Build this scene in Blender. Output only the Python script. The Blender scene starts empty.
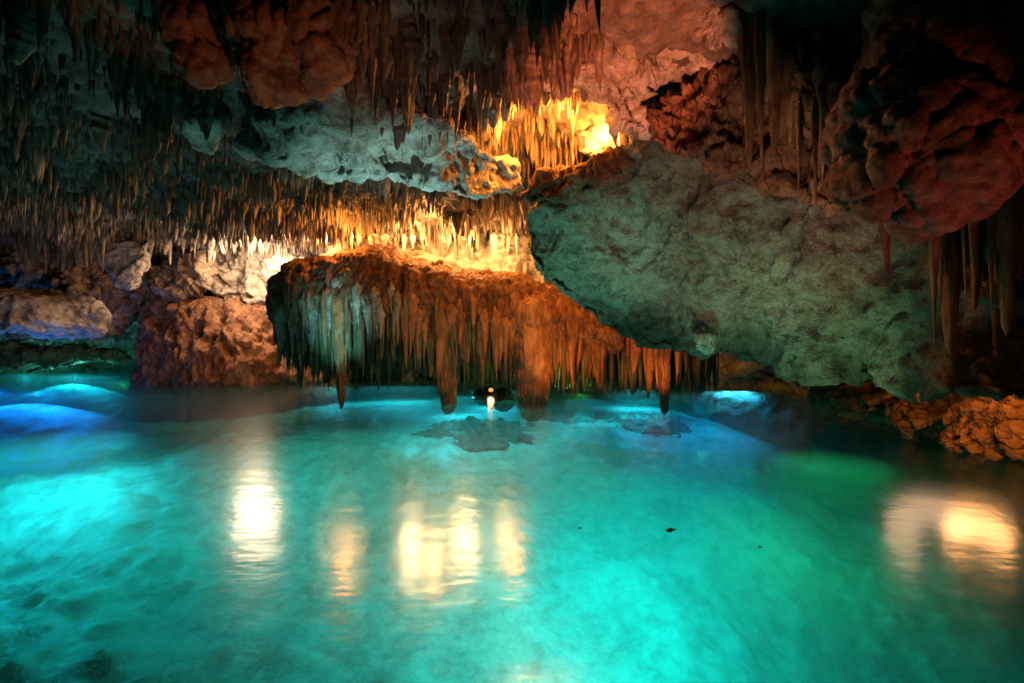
import bpy, math, random
import numpy as np
from mathutils import Vector, Matrix
from mathutils.bvhtree import BVHTree

random.seed(7)
RNG = np.random.default_rng(11)
scene = bpy.context.scene
COL = scene.collection
CAMH = 1.3
F = 512.0
HX, HY = 512.0, 341.5

def at(px, py, d):
    return np.array([(px-HX)/F*d, d, CAMH-(py-HY)/F*d])

def proj(x, y, z):
    return HX+F*x/y, HY-F*(z-CAMH)/y

# ------------------------------------------------------------------ noise
def _hash(ix, iy, iz, seed):
    h = (ix.astype(np.int64)*374761393 + iy.astype(np.int64)*668265263 + iz.astype(np.int64)*2147483647*3 + seed*1274126177) & 0xFFFFFFFF
    h = ((h ^ (h >> 13))*1274126177) & 0xFFFFFFFF
    h = (h ^ (h >> 16)) & 0xFFFFFFFF
    h = (h*2246822519) & 0xFFFFFFFF
    return h ^ (h >> 15)

def perlin(P, seed=0):
    I = np.floor(P).astype(np.int64); f = P-I
    u = f*f*f*(f*(f*6-15)+10)
    out = np.zeros(len(P))
    for dx in (0, 1):
        wx = u[:, 0] if dx else 1-u[:, 0]
        for dy in (0, 1):
            wy = u[:, 1] if dy else 1-u[:, 1]
            for dz in (0, 1):
                wz = u[:, 2] if dz else 1-u[:, 2]
                h = _hash(I[:, 0]+dx, I[:, 1]+dy, I[:, 2]+dz, seed)
                gx = ((h & 1023)/511.5-1); gy = (((h >> 10) & 1023)/511.5-1); gz = (((h >> 20) & 1023)/511.5-1)
                out += wx*wy*wz*(gx*(f[:, 0]-dx)+gy*(f[:, 1]-dy)+gz*(f[:, 2]-dz))
    return out*1.5

def fbm(P, octaves=4, seed=0, gain=.5, lac=2.03):
    a = 1.; s = 0.; Q = P.copy()
    for i in range(octaves):
        s = s+a*perlin(Q, seed+i*17); a *= gain; Q = Q*lac+3.7
    return s

def ridged(P, octaves=4, seed=0, gain=.55):
    a = 1.; s = 0.; Q = P.copy()
    for i in range(octaves):
        s = s+a*(1-2.2*np.abs(perlin(Q, seed+i*13))); a *= gain; Q = Q*2.07+1.3
    return s-1

def worley(P, seed=0):
    I = np.floor(P).astype(np.int64)
    d1 = np.full(len(P), 9.); d2 = np.full(len(P), 9.)
    for dx in (-1, 0, 1):
        for dy in (-1, 0, 1):
            for dz in (-1, 0, 1):
                C = I+np.array([dx, dy, dz])
                h = _hash(C[:, 0], C[:, 1], C[:, 2], seed)
                q = C+np.stack([(h & 1023)/1023., ((h >> 10) & 1023)/1023., ((h >> 20) & 1023)/1023.], 1)
                d = np.sqrt(((q-P)**2).sum(1))
                m = d < d1
                d2 = np.where(m, d1, np.minimum(d2, d)); d1 = np.where(m, d, d1)
    return d1, d2

# ------------------------------------------------------------------ materials
def nd(nt, typ, **kw):
    n = nt.nodes.new(typ)
    for k, v in kw.items(): setattr(n, k, v)
    return n

def rock_mat(name, c_dark, c_mid, c_light, scale=1.0, stain=.8, pits=.0, cracks=.0, rough=.85, bump=.6, algae=0., streak=0., wet=0., fine=14., dist=.12):
    m = bpy.data.materials.new(name); m.use_nodes = True
    nt = m.node_tree; L = nt.links.new
    b = nt.nodes['Principled BSDF']
    geo = nd(nt, 'ShaderNodeNewGeometry')
    mp = nd(nt, 'ShaderNodeMapping'); mp.inputs['Scale'].default_value = (1, 1, 1-.72*streak)
    L(geo.outputs['Position'], mp.inputs['Vector'])
    def noise(sc, det, rg=.6, dist=0.):
        n = nd(nt, 'ShaderNodeTexNoise'); n.inputs['Scale'].default_value = sc
        n.inputs['Detail'].default_value = det; n.inputs['Roughness'].default_value = rg
        n.inputs['Distortion'].default_value = dist
        L(mp.outputs[0], n.inputs['Vector']); return n.outputs['Fac']
    n1 = noise(1.1*scale, 8, .68, .2); n2 = noise(5.3*scale, 6, .7)
    r = nd(nt, 'ShaderNodeValToRGB'); e = r.color_ramp.elements
    e[0].position = .36; e[0].color = (*c_dark, 1); e[1].position = .66; e[1].color = (*c_light, 1)
    k = e.new(.5); k.color = (*c_mid, 1)
    mixf = nd(nt, 'ShaderNodeMath', operation='MULTIPLY_ADD'); mixf.inputs[1].default_value = .55
    mm = nd(nt, 'ShaderNodeMath', operation='MULTIPLY'); mm.inputs[1].default_value = .45
    L(n2, mm.inputs[0]); L(n1, mixf.inputs[0]); L(mm.outputs[0], mixf.inputs[2])
    L(mixf.outputs[0], r.inputs[0])
    colr = r.outputs[0]
    # dark mineral stains and pits
    n3 = noise(2.7*scale, 10, .78, .25)
    r3 = nd(nt, 'ShaderNodeValToRGB'); e3 = r3.color_ramp.elements
    e3[0].position = .40; e3[0].color = (.33, .28, .24, 1); e3[1].position = .53; e3[1].color = (1, 1, 1, 1)
    L(n3, r3.inputs[0])
    mu = nd(nt, 'ShaderNodeMixRGB', blend_type='MULTIPLY'); mu.inputs[0].default_value = stain
    L(colr, mu.inputs[1]); L(r3.outputs[0], mu.inputs[2]); colr = mu.outputs[0]
    if algae > 0:
        sx = nd(nt, 'ShaderNodeSeparateXYZ'); L(geo.outputs['Position'], sx.inputs[0])
        mr = nd(nt, 'ShaderNodeMapRange'); mr.inputs[1].default_value = 2.1; mr.inputs[2].default_value = .2
        mr.inputs[3].default_value = 0; mr.inputs[4].default_value = algae
        L(sx.outputs[2], mr.inputs[0])
        m2 = nd(nt, 'ShaderNodeMath', operation='MULTIPLY'); L(mr.outputs[0], m2.inputs[0]); L(n2, m2.inputs[1])
        mx = nd(nt, 'ShaderNodeMixRGB'); mx.inputs[2].default_value = (.05, .10, .025, 1)
        L(m2.outputs[0], mx.inputs[0]); L(colr, mx.inputs[1]); colr = mx.outputs[0]
    extra = []
    if pits > 0:
        wn = nd(nt, 'ShaderNodeTexNoise'); wn.inputs['Scale'].default_value = 4; wn.inputs['Detail'].default_value = 3
        L(mp.outputs[0], wn.inputs['Vector'])
        wv = nd(nt, 'ShaderNodeMixRGB', blend_type='ADD'); wv.inputs[0].default_value = .12
        L(mp.outputs[0], wv.inputs[1]); L(wn.outputs['Color'], wv.inputs[2])
        for sc_, lo, hi in ((7.5, .12, .30), (17, .16, .36)):
            vo = nd(nt, 'ShaderNodeTexVoronoi'); vo.inputs['Scale'].default_value = sc_; vo.inputs['Detail'].default_value = 1
            L(wv.outputs[0], vo.inputs['Vector'])
            mr = nd(nt, 'ShaderNodeMapRange'); mr.inputs[1].default_value = lo; mr.inputs[2].default_value = hi
            L(vo.outputs['Distance'], mr.inputs[0]); extra.append((mr.outputs[0], pits*(.8 if sc_ < 10 else .4)))
    if cracks > 0:
        wn = nd(nt, 'ShaderNodeTexNoise'); wn.inputs['Scale'].default_value = 1.6; wn.inputs['Detail'].default_value = 5
        L(mp.outputs[0], wn.inputs['Vector'])
        wv = nd(nt, 'ShaderNodeMixRGB', blend_type='ADD'); wv.inputs[0].default_value = .8
        L(mp.outputs[0], wv.inputs[1]); L(wn.outputs['Color'], wv.inputs[2])
        vo = nd(nt, 'ShaderNodeTexVoronoi', feature='DISTANCE_TO_EDGE'); vo.inputs['Scale'].default_value = 1.9*scale
        L(wv.outputs[0], vo.inputs['Vector'])
        mr = nd(nt, 'ShaderNodeMapRange'); mr.inputs[1].default_value = .0; mr.inputs[2].default_value = .045
        L(vo.outputs['Distance'], mr.inputs[0]); extra.append((mr.outputs[0], cracks))
    for so, am in extra:
        rr = nd(nt, 'ShaderNodeMapRange'); rr.inputs[3].default_value = 1-.55*min(1, am); rr.inputs[4].default_value = 1; L(so, rr.inputs[0])
        mu = nd(nt, 'ShaderNodeMixRGB', blend_type='MULTIPLY'); mu.inputs[0].default_value = 1
        L(colr, mu.inputs[1]); L(rr.outputs[0], mu.inputs[2]); colr = mu.outputs[0]
    L(colr, b.inputs['Base Color'])
    sz = nd(nt, 'ShaderNodeSeparateXYZ'); L(geo.outputs['Position'], sz.inputs[0])
    wr = nd(nt, 'ShaderNodeMapRange'); wr.inputs[1].default_value = .04; wr.inputs[2].default_value = .3
    wr.inputs[3].default_value = .22; wr.inputs[4].default_value = rough; L(sz.outputs[2], wr.inputs[0]); L(wr.outputs[0], b.inputs['Roughness'])
    b.inputs['Specular IOR Level'].default_value = .35+wet
    nb = noise(fine, 9, .72); nb2 = noise(3.2, 6, .6, .5)
    ad = nd(nt, 'ShaderNodeMath', operation='MULTIPLY_ADD'); ad.inputs[1].default_value = .35
    L(nb, ad.inputs[0]); L(nb2, ad.inputs[2])
    hgt = ad.outputs[0]
    for so, am in extra:
        a2 = nd(nt, 'ShaderNodeMath', operation='MULTIPLY_ADD'); a2.inputs[1].default_value = am*.45; L(so, a2.inputs[0]); L(hgt, a2.inputs[2]); hgt = a2.outputs[0]
    bu = nd(nt, 'ShaderNodeBump'); bu.inputs['Strength'].default_value = bump; bu.inputs['Distance'].default_value = dist
    L(hgt, bu.inputs['Height']); L(bu.outputs[0], b.inputs['Normal'])
    return m

M = {}
M['ceiling'] = rock_mat('ceiling_rock', (.05, .04, .03), (.16, .135, .11), (.34, .30, .26), algae=0)
M['pale'] = rock_mat('pale_limestone', (.22, .18, .14), (.46, .42, .36), (.62, .59, .53), scale=1.1, bump=.9, pits=.6, cracks=.3)
M['slab'] = rock_mat('pitted_limestone', (.22, .165, .12), (.38, .32, .25), (.50, .45, .37), scale=1.5, bump=1., fine=26, pits=1.3, cracks=.12, stain=.75, dist=.24)
M['brown'] = rock_mat('brown_flowstone', (.09, .04, .022), (.26, .13, .07), (.42, .27, .17), scale=1.2, bump=.9, streak=.5, pits=.25, cracks=.5)
M['bulb'] = rock_mat('bulbous_flowstone', (.12, .06, .04), (.30, .15, .10), (.42, .25, .18), scale=1.6, bump=.6, fine=30, pits=.25)
M['wall'] = rock_mat('cave_wall_rock', (.12, .08, .055), (.32, .24, .17), (.52, .44, .36), scale=.9, bump=1., algae=1.4, pits=.6, cracks=.7)
M['stal'] = rock_mat('stalactite_calcite', (.06, .045, .03), (.20, .155, .115), (.44, .37, .30), scale=1.5, bump=.5, streak=.9, algae=.0, wet=.15, rough=.7)
M['stalg'] = rock_mat('mossy_calcite', (.08, .06, .03), (.25, .19, .11), (.46, .38, .28), scale=1.5, bump=.5, streak=.9, algae=1.3, wet=.15, rough=.7)
M['rust'] = rock_mat('rusty_calcite', (.13, .05, .02), (.36, .17, .07), (.52, .31, .17), scale=1.4, bump=.6, streak=.9, wet=.15, rough=.7)
M['shore'] = rock_mat('shore_limestone', (.10, .045, .02), (.28, .15, .075), (.46, .30, .18), scale=2., bump=1., fine=26, pits=.7, cracks=.9, wet=.2)
M['floor'] = rock_mat('pool_bed', (.24, .26, .22), (.40, .41, .36), (.52, .52, .47), scale=1.3, bump=.5, fine=10, stain=.4, pits=.2)
M['boulder'] = rock_mat('submerged_stone', (.08, .12, .10), (.12, .17, .14), (.18, .23, .19), scale=2., bump=1., pits=.6, cracks=.5)

def emis(name, col, s):
    m = bpy.data.materials.new(name); m.use_nodes = True
    nt = m.node_tree; nt.nodes.clear()
    o = nd(nt, 'ShaderNodeOutputMaterial'); e = nd(nt, 'ShaderNodeEmission')
    e.inputs[0].default_value = (*col, 1); e.inputs[1].default_value = s
    nt.links.new(e.outputs[0], o.inputs[0]); return m

def water_mat():
    m = bpy.data.materials.new('clear_pool_water'); m.use_nodes = True
    nt = m.node_tree; nt.nodes.clear(); L = nt.links.new
    o = nd(nt, 'ShaderNodeOutputMaterial')
    geo = nd(nt, 'ShaderNodeNewGeometry')
    mp = nd(nt, 'ShaderNodeMapping'); mp.inputs['Scale'].default_value = (1., 1.7, 1)
    L(geo.outputs['Position'], mp.inputs[0])
    n1 = nd(nt, 'ShaderNodeTexNoise'); n1.inputs['Scale'].default_value = 2.2; n1.inputs['Detail'].default_value = 3
    n2 = nd(nt, 'ShaderNodeTexNoise'); n2.inputs['Scale'].default_value = 11; n2.inputs['Detail'].default_value = 2
    L(mp.outputs[0], n1.inputs['Vector']); L(mp.outputs[0], n2.inputs['Vector'])
    a = nd(nt, 'ShaderNodeMath', operation='MULTIPLY_ADD'); a.inputs[1].default_value = .22
    L(n2.outputs['Fac'], a.inputs[0]); L(n1.outputs['Fac'], a.inputs[2])
    bu = nd(nt, 'ShaderNodeBump'); bu.inputs['Strength'].default_value = .3; bu.inputs['Distance'].default_value = .016
    L(a.outputs[0], bu.inputs['Height'])
    fr = nd(nt, 'ShaderNodeFresnel'); fr.inputs['IOR'].default_value = 1.33
    mr = nd(nt, 'ShaderNodeMapRange'); mr.inputs[1].default_value = 0; mr.inputs[2].default_value = 1
    mr.inputs[3].default_value = .035; mr.inputs[4].default_value = .55
    L(fr.outputs[0], mr.inputs[0])
    tr = nd(nt, 'ShaderNodeBsdfTransparent'); gl = nd(nt, 'ShaderNodeBsdfGlossy')
    gl.inputs['Roughness'].default_value = .18
    L(bu.outputs[0], gl.inputs['Normal'])
    mx = nd(nt, 'ShaderNodeMixShader'); L(mr.outputs[0], mx.inputs[0]); L(tr.outputs[0], mx.inputs[1]); L(gl.outputs[0], mx.inputs[2])
    L(mx.outputs[0], o.inputs['Surface'])
    vs = nd(nt, 'ShaderNodeVolumeScatter'); vs.inputs['Color'].default_value = (.12, .9, .85, 1); vs.inputs['Density'].default_value = .045
    va = nd(nt, 'ShaderNodeVolumeAbsorption'); va.inputs['Color'].default_value = (.0, .82, .86, 1); va.inputs['Density'].default_value = .6
    ad = nd(nt, 'ShaderNodeAddShader'); L(vs.outputs[0], ad.inputs[0]); L(va.outputs[0], ad.inputs[1])
    L(ad.outputs[0], o.inputs['Volume'])
    return m
M['water'] = water_mat()

# ------------------------------------------------------------------ mesh helpers
def mk_mesh(name, V, Fq, smooth=True):
    me = bpy.data.meshes.new(name)
    V = np.asarray(V, dtype=np.float32); n = len(V)
    me.vertices.add(n); me.vertices.foreach_set('co', V.ravel())
    if isinstance(Fq, np.ndarray):
        k = Fq.shape[1]; nf = len(Fq)
        me.loops.add(nf*k); me.loops.foreach_set('vertex_index', Fq.astype(np.int32).ravel())
        me.polygons.add(nf); me.polygons.foreach_set('loop_start', (np.arange(nf)*k).astype(np.int32))
        me.update(calc_edges=True)
    else:
        bpy.data.meshes.remove(me); me = bpy.data.meshes.new(name); me.from_pydata(V.tolist(), [], Fq); me.update()
    me.polygons.foreach_set('use_smooth', [smooth]*len(me.polygons))
    me.validate(); me.update()
    return me

def link(name, me, mat, parent=None, loc=None):
    o = bpy.data.objects.new(name, me); COL.objects.link(o)
    if mat is not None and len(me.materials) == 0: me.materials.append(mat)
    if parent is not None: o.parent = parent
    if loc is not None: o.location = loc
    return o

def tag(o, label=None, cat=None, group=None, kind=None):
    for k, v in (('label', label), ('category', cat), ('group', group), ('kind', kind)):
        if v: o[k] = v
    return o

def remesh(me, voxel):
    o = bpy.data.objects.new('tmp', me); COL.objects.link(o)
    md = o.modifiers.new('r', 'REMESH'); md.mode = 'VOXEL'; md.voxel_size = voxel; md.use_smooth_shade = True
    dg = bpy.context.evaluated_depsgraph_get(); dg.update()
    m2 = bpy.data.meshes.new_from_object(o.evaluated_get(dg), depsgraph=dg)
    bpy.data.objects.remove(o); 
    return m2

def co_no(me):
    n = len(me.vertices); c = np.empty(n*3, np.float32); me.vertices.foreach_get('co', c)
    q = np.empty(n*3, np.float32); me.vertices.foreach_get('normal', q)
    return c.reshape(-1, 3).astype(float), q.reshape(-1, 3).astype(float)

def set_co(me, c):
    me.vertices.foreach_set('co', c.astype(np.float32).ravel()); me.update()

def displace(me, fn):
    c, n = co_no(me); d = fn(c, n)
    if d.ndim == 1: c = c+n*d[:, None]
    else: c = c+d
    set_co(me, c)
    me.polygons.foreach_set('use_smooth', [True]*len(me.polygons))

# displacement styles
def rugged(amp=.25, sc=1., seed=0, pits=.05, strata=0.):
    def f(c, n):
        w = np.stack([fbm(c*.7*sc, 2, seed+90), fbm(c*.7*sc+9, 2, seed+91), fbm(c*.7*sc+19, 2, seed+92)], 1)
        q = c+w*.5/sc
        d = amp*1.0*fbm(q*.9*sc, 3, seed)+amp*.22*ridged(q*1.7*sc, 3, seed+5)+amp*.30*fbm(q*np.array([2.6, 2.6, 4.2])*sc, 3, seed+6)
        d += amp*.20*fbm(q*7*sc, 3, seed+8)
        if pits:
            d1, d2 = worley(q*3.1*sc, seed+3)
            d -= pits*np.clip(1-d1*2.1, 0, 1)**.6*1.6
            d1, d2 = worley(q*8.*sc, seed+4)
            d -= pits*.45*np.clip(1-d1*1.9, 0, 1)
        if strata:
            z = c[:, 2]+.25*fbm(c*.6, 2, seed+31)
            d += strata*np.abs(np.sin(z*7.5))-strata*.5+strata*.5*np.abs(np.sin(z*17+1))
        return d
    return f

def bulbous(amp=.16, sc=2.2, seed=0):
    def f(c, n):
        q = c*np.array([1, 1, .75])+.12*np.stack([fbm(c*2, 2, seed), fbm(c*2+7, 2, seed), fbm(c*2+13, 2, seed)], 1)
        d1, d2 = worley(q*sc, seed)
        e1, e2 = worley(q*sc*2.4, seed+2)
        d = amp*(1-1.5*np.minimum(d1, .8)**2)+amp*.42*(1-1.6*np.minimum(e1, .8)**2)
        d -= amp*.28*np.exp(-((d2-d1)/.07)**2)+amp*.1*np.exp(-((e2-e1)/.1)**2)
        d += amp*.5*fbm(c*1.3, 3, seed+4)+amp*.10*fbm(c*16, 3, seed+5)
        return d
    return f

def draped(amp=.14, sc=1., seed=0):
    """vertical flutes and draperies"""
    def f(c, n):
        q = c*np.array([3.2, 3.2, .35])*sc
        q2 = q+.5*np.stack([fbm(c*1.2, 2, seed), fbm(c*1.2+5, 2, seed), 0*c[:, 0]], 1)
        d = amp*.8*ridged(q2, 3, seed)+amp*.5*fbm(c*1.1, 3, seed+3)
        d += amp*.35*ridged(c*np.array([9, 9, 1.0])*sc, 2, seed+6)+amp*.12*fbm(c*12, 3, seed+7)
        return d*np.clip(1.15-np.abs(n[:, 2])*.7, .25, 1)
    return f

def idw(ctrl, px, py, p=2.2):
    c = np.array(ctrl, float); px = np.asarray(px, float); py = np.asarray(py, float)
    w = 1/(((px[..., None]-c[:, 0])**2+(py[..., None]-c[:, 1])**2)+200)**(p/2)
    return (w*c[:, 2]).sum(-1)/w.sum(-1)

def pillow(outline, ctrl, centre, front=.5, back=.8, na=220, nr=36):
    """closed body: silhouette seen from the pool edge, own distance per control point, bulging front and back"""
    P = np.array(outline, float); cx, cy = centre
    Q = np.vstack([P, P[:1]]); seg = np.linalg.norm(np.diff(Q, axis=0), axis=1); s = np.concatenate([[0], np.cumsum(seg)])
    t = np.linspace(0, s[-1], na, endpoint=False)
    ox = np.interp(t, s, Q[:, 0]); oy = np.interp(t, s, Q[:, 1])
    V = []; 
    rs = np.linspace(0, 1, nr+1)[1:]
    def pts(r, sgn, amt):
        x = cx+(ox-cx)*r; y = cy+(oy-cy)*r
        d = idw(ctrl, x, y)+sgn*amt*math.sqrt(max(0, 1-r**2.6))
        return np.stack([(x-HX)/F*d, d, CAMH-(y-HY)/F*d], 1)
    d0 = float(idw(ctrl, np.array([cx]), np.array([cy]))[0])
    V.append(at(cx, cy, d0-front)[None]); 
    for r in rs: V.append(pts(r, -1, front))
    nf = 1+na*len(rs)
    V.append(at(cx, cy, d0+back)[None])
    for r in rs[:-1]: V.append(pts(r, 1, back))
    V = np.vstack(V); faces = []
    def fi(k, j): return 1+k*na+(j % na)
    def bi(k, j): return fi(k, j) if k == len(rs)-1 else nf+1+k*na+(j % na)
    for j in range(na):
        faces.append((0, fi(0, j), fi(0, j+1))); faces.append((nf, bi(0, j+1), bi(0, j)))
        for k in range(len(rs)-1):
            faces.append((fi(k, j), fi(k+1, j), fi(k+1, j+1), fi(k, j+1)))
            faces.append((bi(k, j+1), bi(k+1, j+1), bi(k+1, j), bi(k, j)))
    me = mk_mesh('m', V, faces)
    import bmesh
    bm = bmesh.new(); bm.from_mesh(me); bmesh.ops.recalc_face_normals(bm, faces=bm.faces); bm.to_mesh(me); bm.free()
    return me

def ellips(parts):
    """parts: (centre, radii[, rotz]) -> one mesh of overlapping ellipsoids, to be remeshed"""
    import bmesh
    bm = bmesh.new()
    for p in parts:
        c, r = p[0], p[1]; rz = p[2] if len(p) > 2 else 0
        mt = Matrix.Translation(Vector([float(v) for v in c])) @ Matrix.Rotation(rz, 4, 'Z') @ Matrix.Diagonal((*r, 1))
        bmesh.ops.create_icosphere(bm, subdivisions=4, radius=1, matrix=mt)
    me = bpy.data.meshes.new('e'); bm.to_mesh(me); bm.free(); return me

BODIES = []
def body(name, me, voxel, fn, mat, label=None, cat=None, group=None, parent=None, attach=True, kind=None):
    me = remesh(me, voxel); displace(me, fn)
    me.materials.clear()
    c, _ = co_no(me); org = c.mean(0); org[2] = c[:, 2].min()
    if parent is None:
        set_co(me, c-org); o = link(name, me, mat, None, org)
    else:
        org = np.array(parent.location); set_co(me, c-org); o = link(name, me, mat, parent)
    tag(o, label, cat, group, kind)
    if attach:
        me2 = [tuple(v) for v in c]
        BODIES.append((name, o, BVHTree.FromPolygons(me2, [tuple(p.vertices) for p in me.polygons])))
    return o

# ------------------------------------------------------------------ the setting: ceiling, walls, pool bed, water
def sstep(a, b, x):
    t = np.clip((x-a)/(b-a), 0, 1); return t*t*(3-2*t)

def bump2(x, y, cx, cy, rx, ry):
    return np.exp(-(((x-cx)/rx)**2+((y-cy)/ry)**2))

def ceil_z(x, y):
    x = np.atleast_1d(np.asarray(x, float)); y = np.atleast_1d(np.asarray(y, float))
    P = np.stack([x, y, 0*x], 1)
    z = 4.45+.35*fbm(P*.35, 3, 3)+.10*fbm(P*1.4, 4, 5)
    z += 1.1*bump2(x, y, .6, 8.0, 1.2, 1.6)              # hollow with the amber lamp
    z -= .30*bump2(x, y, -2.6, 7.2, 1.9, 1.3)            # bare pale bulge
    z += .06*ridged(P*2.4, 3, 8)+.05*ridged(P*5.2, 3, 9)
    z -= .035*np.clip(1-worley(P*5, 4)[0]*1.7, 0, 1)
    r = np.maximum(sstep(15, 19, y), np.maximum(sstep(14, 20, -x), sstep(8, 11, x)))
    return z-2.2*r*r

xs = np.arange(-22.5, 11.5, .065); ys = np.arange(-3, 25, .065)
X, Y = np.meshgrid(xs, ys); Z = ceil_z(X.ravel(), Y.ravel())
nx, ny = len(xs), len(ys)
idx = np.arange(nx*ny).reshape(ny, nx)
quads = np.stack([idx[:-1, :-1].ravel(), idx[1:, :-1].ravel(), idx[1:, 1:].ravel(), idx[:-1, 1:].ravel()], 1)
o = link('ceiling', mk_mesh('ceiling', np.stack([X.ravel(), Y.ravel(), Z], 1), quads), M['ceiling']); tag(o, kind='structure')

SHOALS = ((-3.4, 15.6, 1.5, .3), (-1.0, 12.8, 1.1, .25), (-.5, 14.2, .8, .3), (3.6, 14.6, .9, .3), (2.9, 12.0, .7, .2), (1.7, 12.0, .6, .2), (5.9, 14.0, 1., .3), (-5.4, 15.4, .7, .3))
def floor_z(x, y):
    P = np.stack([x, y, 0*x], 1)
    z = -1.75-.25*sstep(-1, 4, x)-1.6*sstep(1.5, 5, x)*sstep(9, 4, y)+.22*fbm(P*.5, 3, 21)+.05*fbm(P*2.1, 5, 22)+.13*np.clip(fbm(P*2.6, 4, 24)-.12, 0, 1)
    z += .15*bump2(x, y, -3.5, 4.5, 2.2, 2.)-.5*bump2(x, y, -2.2, 1.6, 1.8, 1.)
    z += 1.0*sstep(4.6, 10., y)*sstep(-15, -3, x)*sstep(9.5, 2., x)
    sh = sstep(8.5, 11., y)*sstep(-9, -4, x)*sstep(8, 4, x); z = z*(1-.8*sh)+.8*sh*(-.52)
    for cx, cy, rx, ry in ((-13.2, 14., 3.2, 1.3), (-17.5, 20.4, 3., 1.3)):
        sb = bump2(x, y, cx, cy, rx, ry); z = z*(1-sb)+sb*(-.4)
    z -= .04*np.clip(1-worley(P*3.5, 14)[0]*1.6, 0, 1)
    return z
xs = np.arange(-23, 12, .08); ys = np.arange(-3, 26, .08)
X, Y = np.meshgrid(xs, ys); Z = floor_z(X.ravel(), Y.ravel()); nx, ny = len(xs), len(ys)
idx = np.arange(nx*ny).reshape(ny, nx)
quads = np.stack([idx[:-1, :-1].ravel(), idx[:-1, 1:].ravel(), idx[1:, 1:].ravel(), idx[1:, :-1].ravel()], 1)
o = link('pool_floor', mk_mesh('pool_floor', np.stack([X.ravel(), Y.ravel(), Z], 1), quads), M['floor']); tag(o, kind='structure')

# encircling wall: path of plan points, swept from below the water to the ceiling
wp = np.array([(-16, -3), (-16.5, 4), (-18, 10), (-20.5, 16), (-21, 21), (-17.5, 23.5), (-13, 23), (-10, 20.5), (-7.6, 18.6), (-4.8, 17.3), (-2.5, 17.2), (0, 16.6), (2.5, 16.8),
               (5, 15.5), (6.4, 12.5), (7.5, 9.5), (7.6, 7), (7.0, 5.5), (7.6, 3), (8.5, 0), (9, -3)], float)
sg = np.concatenate([[0], np.cumsum(np.linalg.norm(np.diff(wp, axis=0), axis=1))])
tt = np.arange(0, sg[-1], .07); wx = np.interp(tt, sg, wp[:, 0]); wy = np.interp(tt, sg, wp[:, 1])
k = np.ones(15)/15
wx[8:-8] = np.convolve(wx, k, 'same')[8:-8]; wy[8:-8] = np.convolve(wy, k, 'same')[8:-8]
zz = np.arange(-4, 5.6, .075)
WX = np.repeat(wx[None], len(zz), 0).ravel(); WY = np.repeat(wy[None], len(zz), 0).ravel(); WZ = np.repeat(zz[:, None], len(wx), 1).ravel()
nxv = np.gradient(wy); nyv = -np.gradient(wx); ln = np.hypot(nxv, nyv)+1e-9; nxv /= ln; nyv /= ln      # inward normal
NX = np.tile(nxv, len(zz)); NY = np.tile(nyv, len(zz))
P = np.stack([WX, WY, WZ], 1)
D = rugged(.55, .55, 41, .12, .06)(P, P)+.5*fbm(P*.3, 2, 44)
D += -.8*np.exp(-((WZ-.15)/.4)**2)*(.5+.5*fbm(P*np.array([.4, .4, 0]), 2, 46))     # undercut at the waterline
D += .9*sstep(2.2, 4.6, WZ)
P[:, 0] += NX*D; P[:, 1] += NY*D; P[:, 2] += .12*fbm(P*1.7, 3, 47)
nw, nz = len(wx), len(zz); idx = np.arange(nw*nz).reshape(nz, nw)
quads = np.stack([idx[:-1, :-1].ravel(), idx[:-1, 1:].ravel(), idx[1:, 1:].ravel(), idx[1:, :-1].ravel()], 1)
o = link('cave_wall', mk_mesh('cave_wall', P, quads), M['wall']); tag(o, kind='structure')
V = [(x, y, z) for z in (-4.2, 0) for (x, y) in ((-24, -4), (13, -4), (13, 27), (-24, 27))]
me = mk_mesh('w', V, [(3, 2, 1, 0), (4, 5, 6, 7), (0, 1, 5, 4), (1, 2, 6, 5), (2, 3, 7, 6), (3, 0, 4, 7)], False)
o = link('water', me, M['water']); tag(o, kind='structure')

# ------------------------------------------------------------------ hanging and standing rock masses
slab = body('hanging_rock', pillow(
    [(524, 235), (526, 205), (548, 182), (590, 168), (625, 140), (650, 100), (690, 70), (760, 60), (860, 90), (960, 160), (1080, 220), (1120, 320), (1090, 404), (1000, 403), (945, 402), (905, 394), (880, 388),
     (830, 384), (790, 378), (745, 364), (700, 352), (650, 348), (612, 333), (580, 312), (548, 290), (528, 275)],
    [(530, 240, 8.7), (560, 190, 7.9), (600, 175, 7.6), (640, 120, 7.0), (620, 240, 8.6), (650, 330, 9.6), (590, 300, 9.6), (720, 110, 6.4), (720, 200, 7.2), (740, 350, 8.8), (850, 120, 5.6), (840, 240, 6.4), (850, 380, 7.4),
     (960, 200, 5.0), (1000, 300, 5.1), (1000, 398, 4.65), (950, 398, 4.7), (900, 392, 6.0), (1100, 300, 4.8)], (800, 250), .35, .9),
    .034, lambda c, n: rugged(.15, 1.0, 61, .06)(c, n)-.035*np.clip(1-worley(c*13, 69)[0]*1.9, 0, 1)+.065*ridged((c+.5*fbm(c*.6, 2, 67)[:, None])*np.array([.8, .8, 2.2]), 3, 68)-.16*np.clip(fbm((c+.3*fbm(c*1.5, 2, 66)[:, None])*np.array([1.1, 1.1, 1.9]), 3, 65)-.12, 0, .5), M['slab'],
    'huge pitted limestone mass sloping down to the water at right, lit teal from the pool', 'hanging rock')

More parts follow.
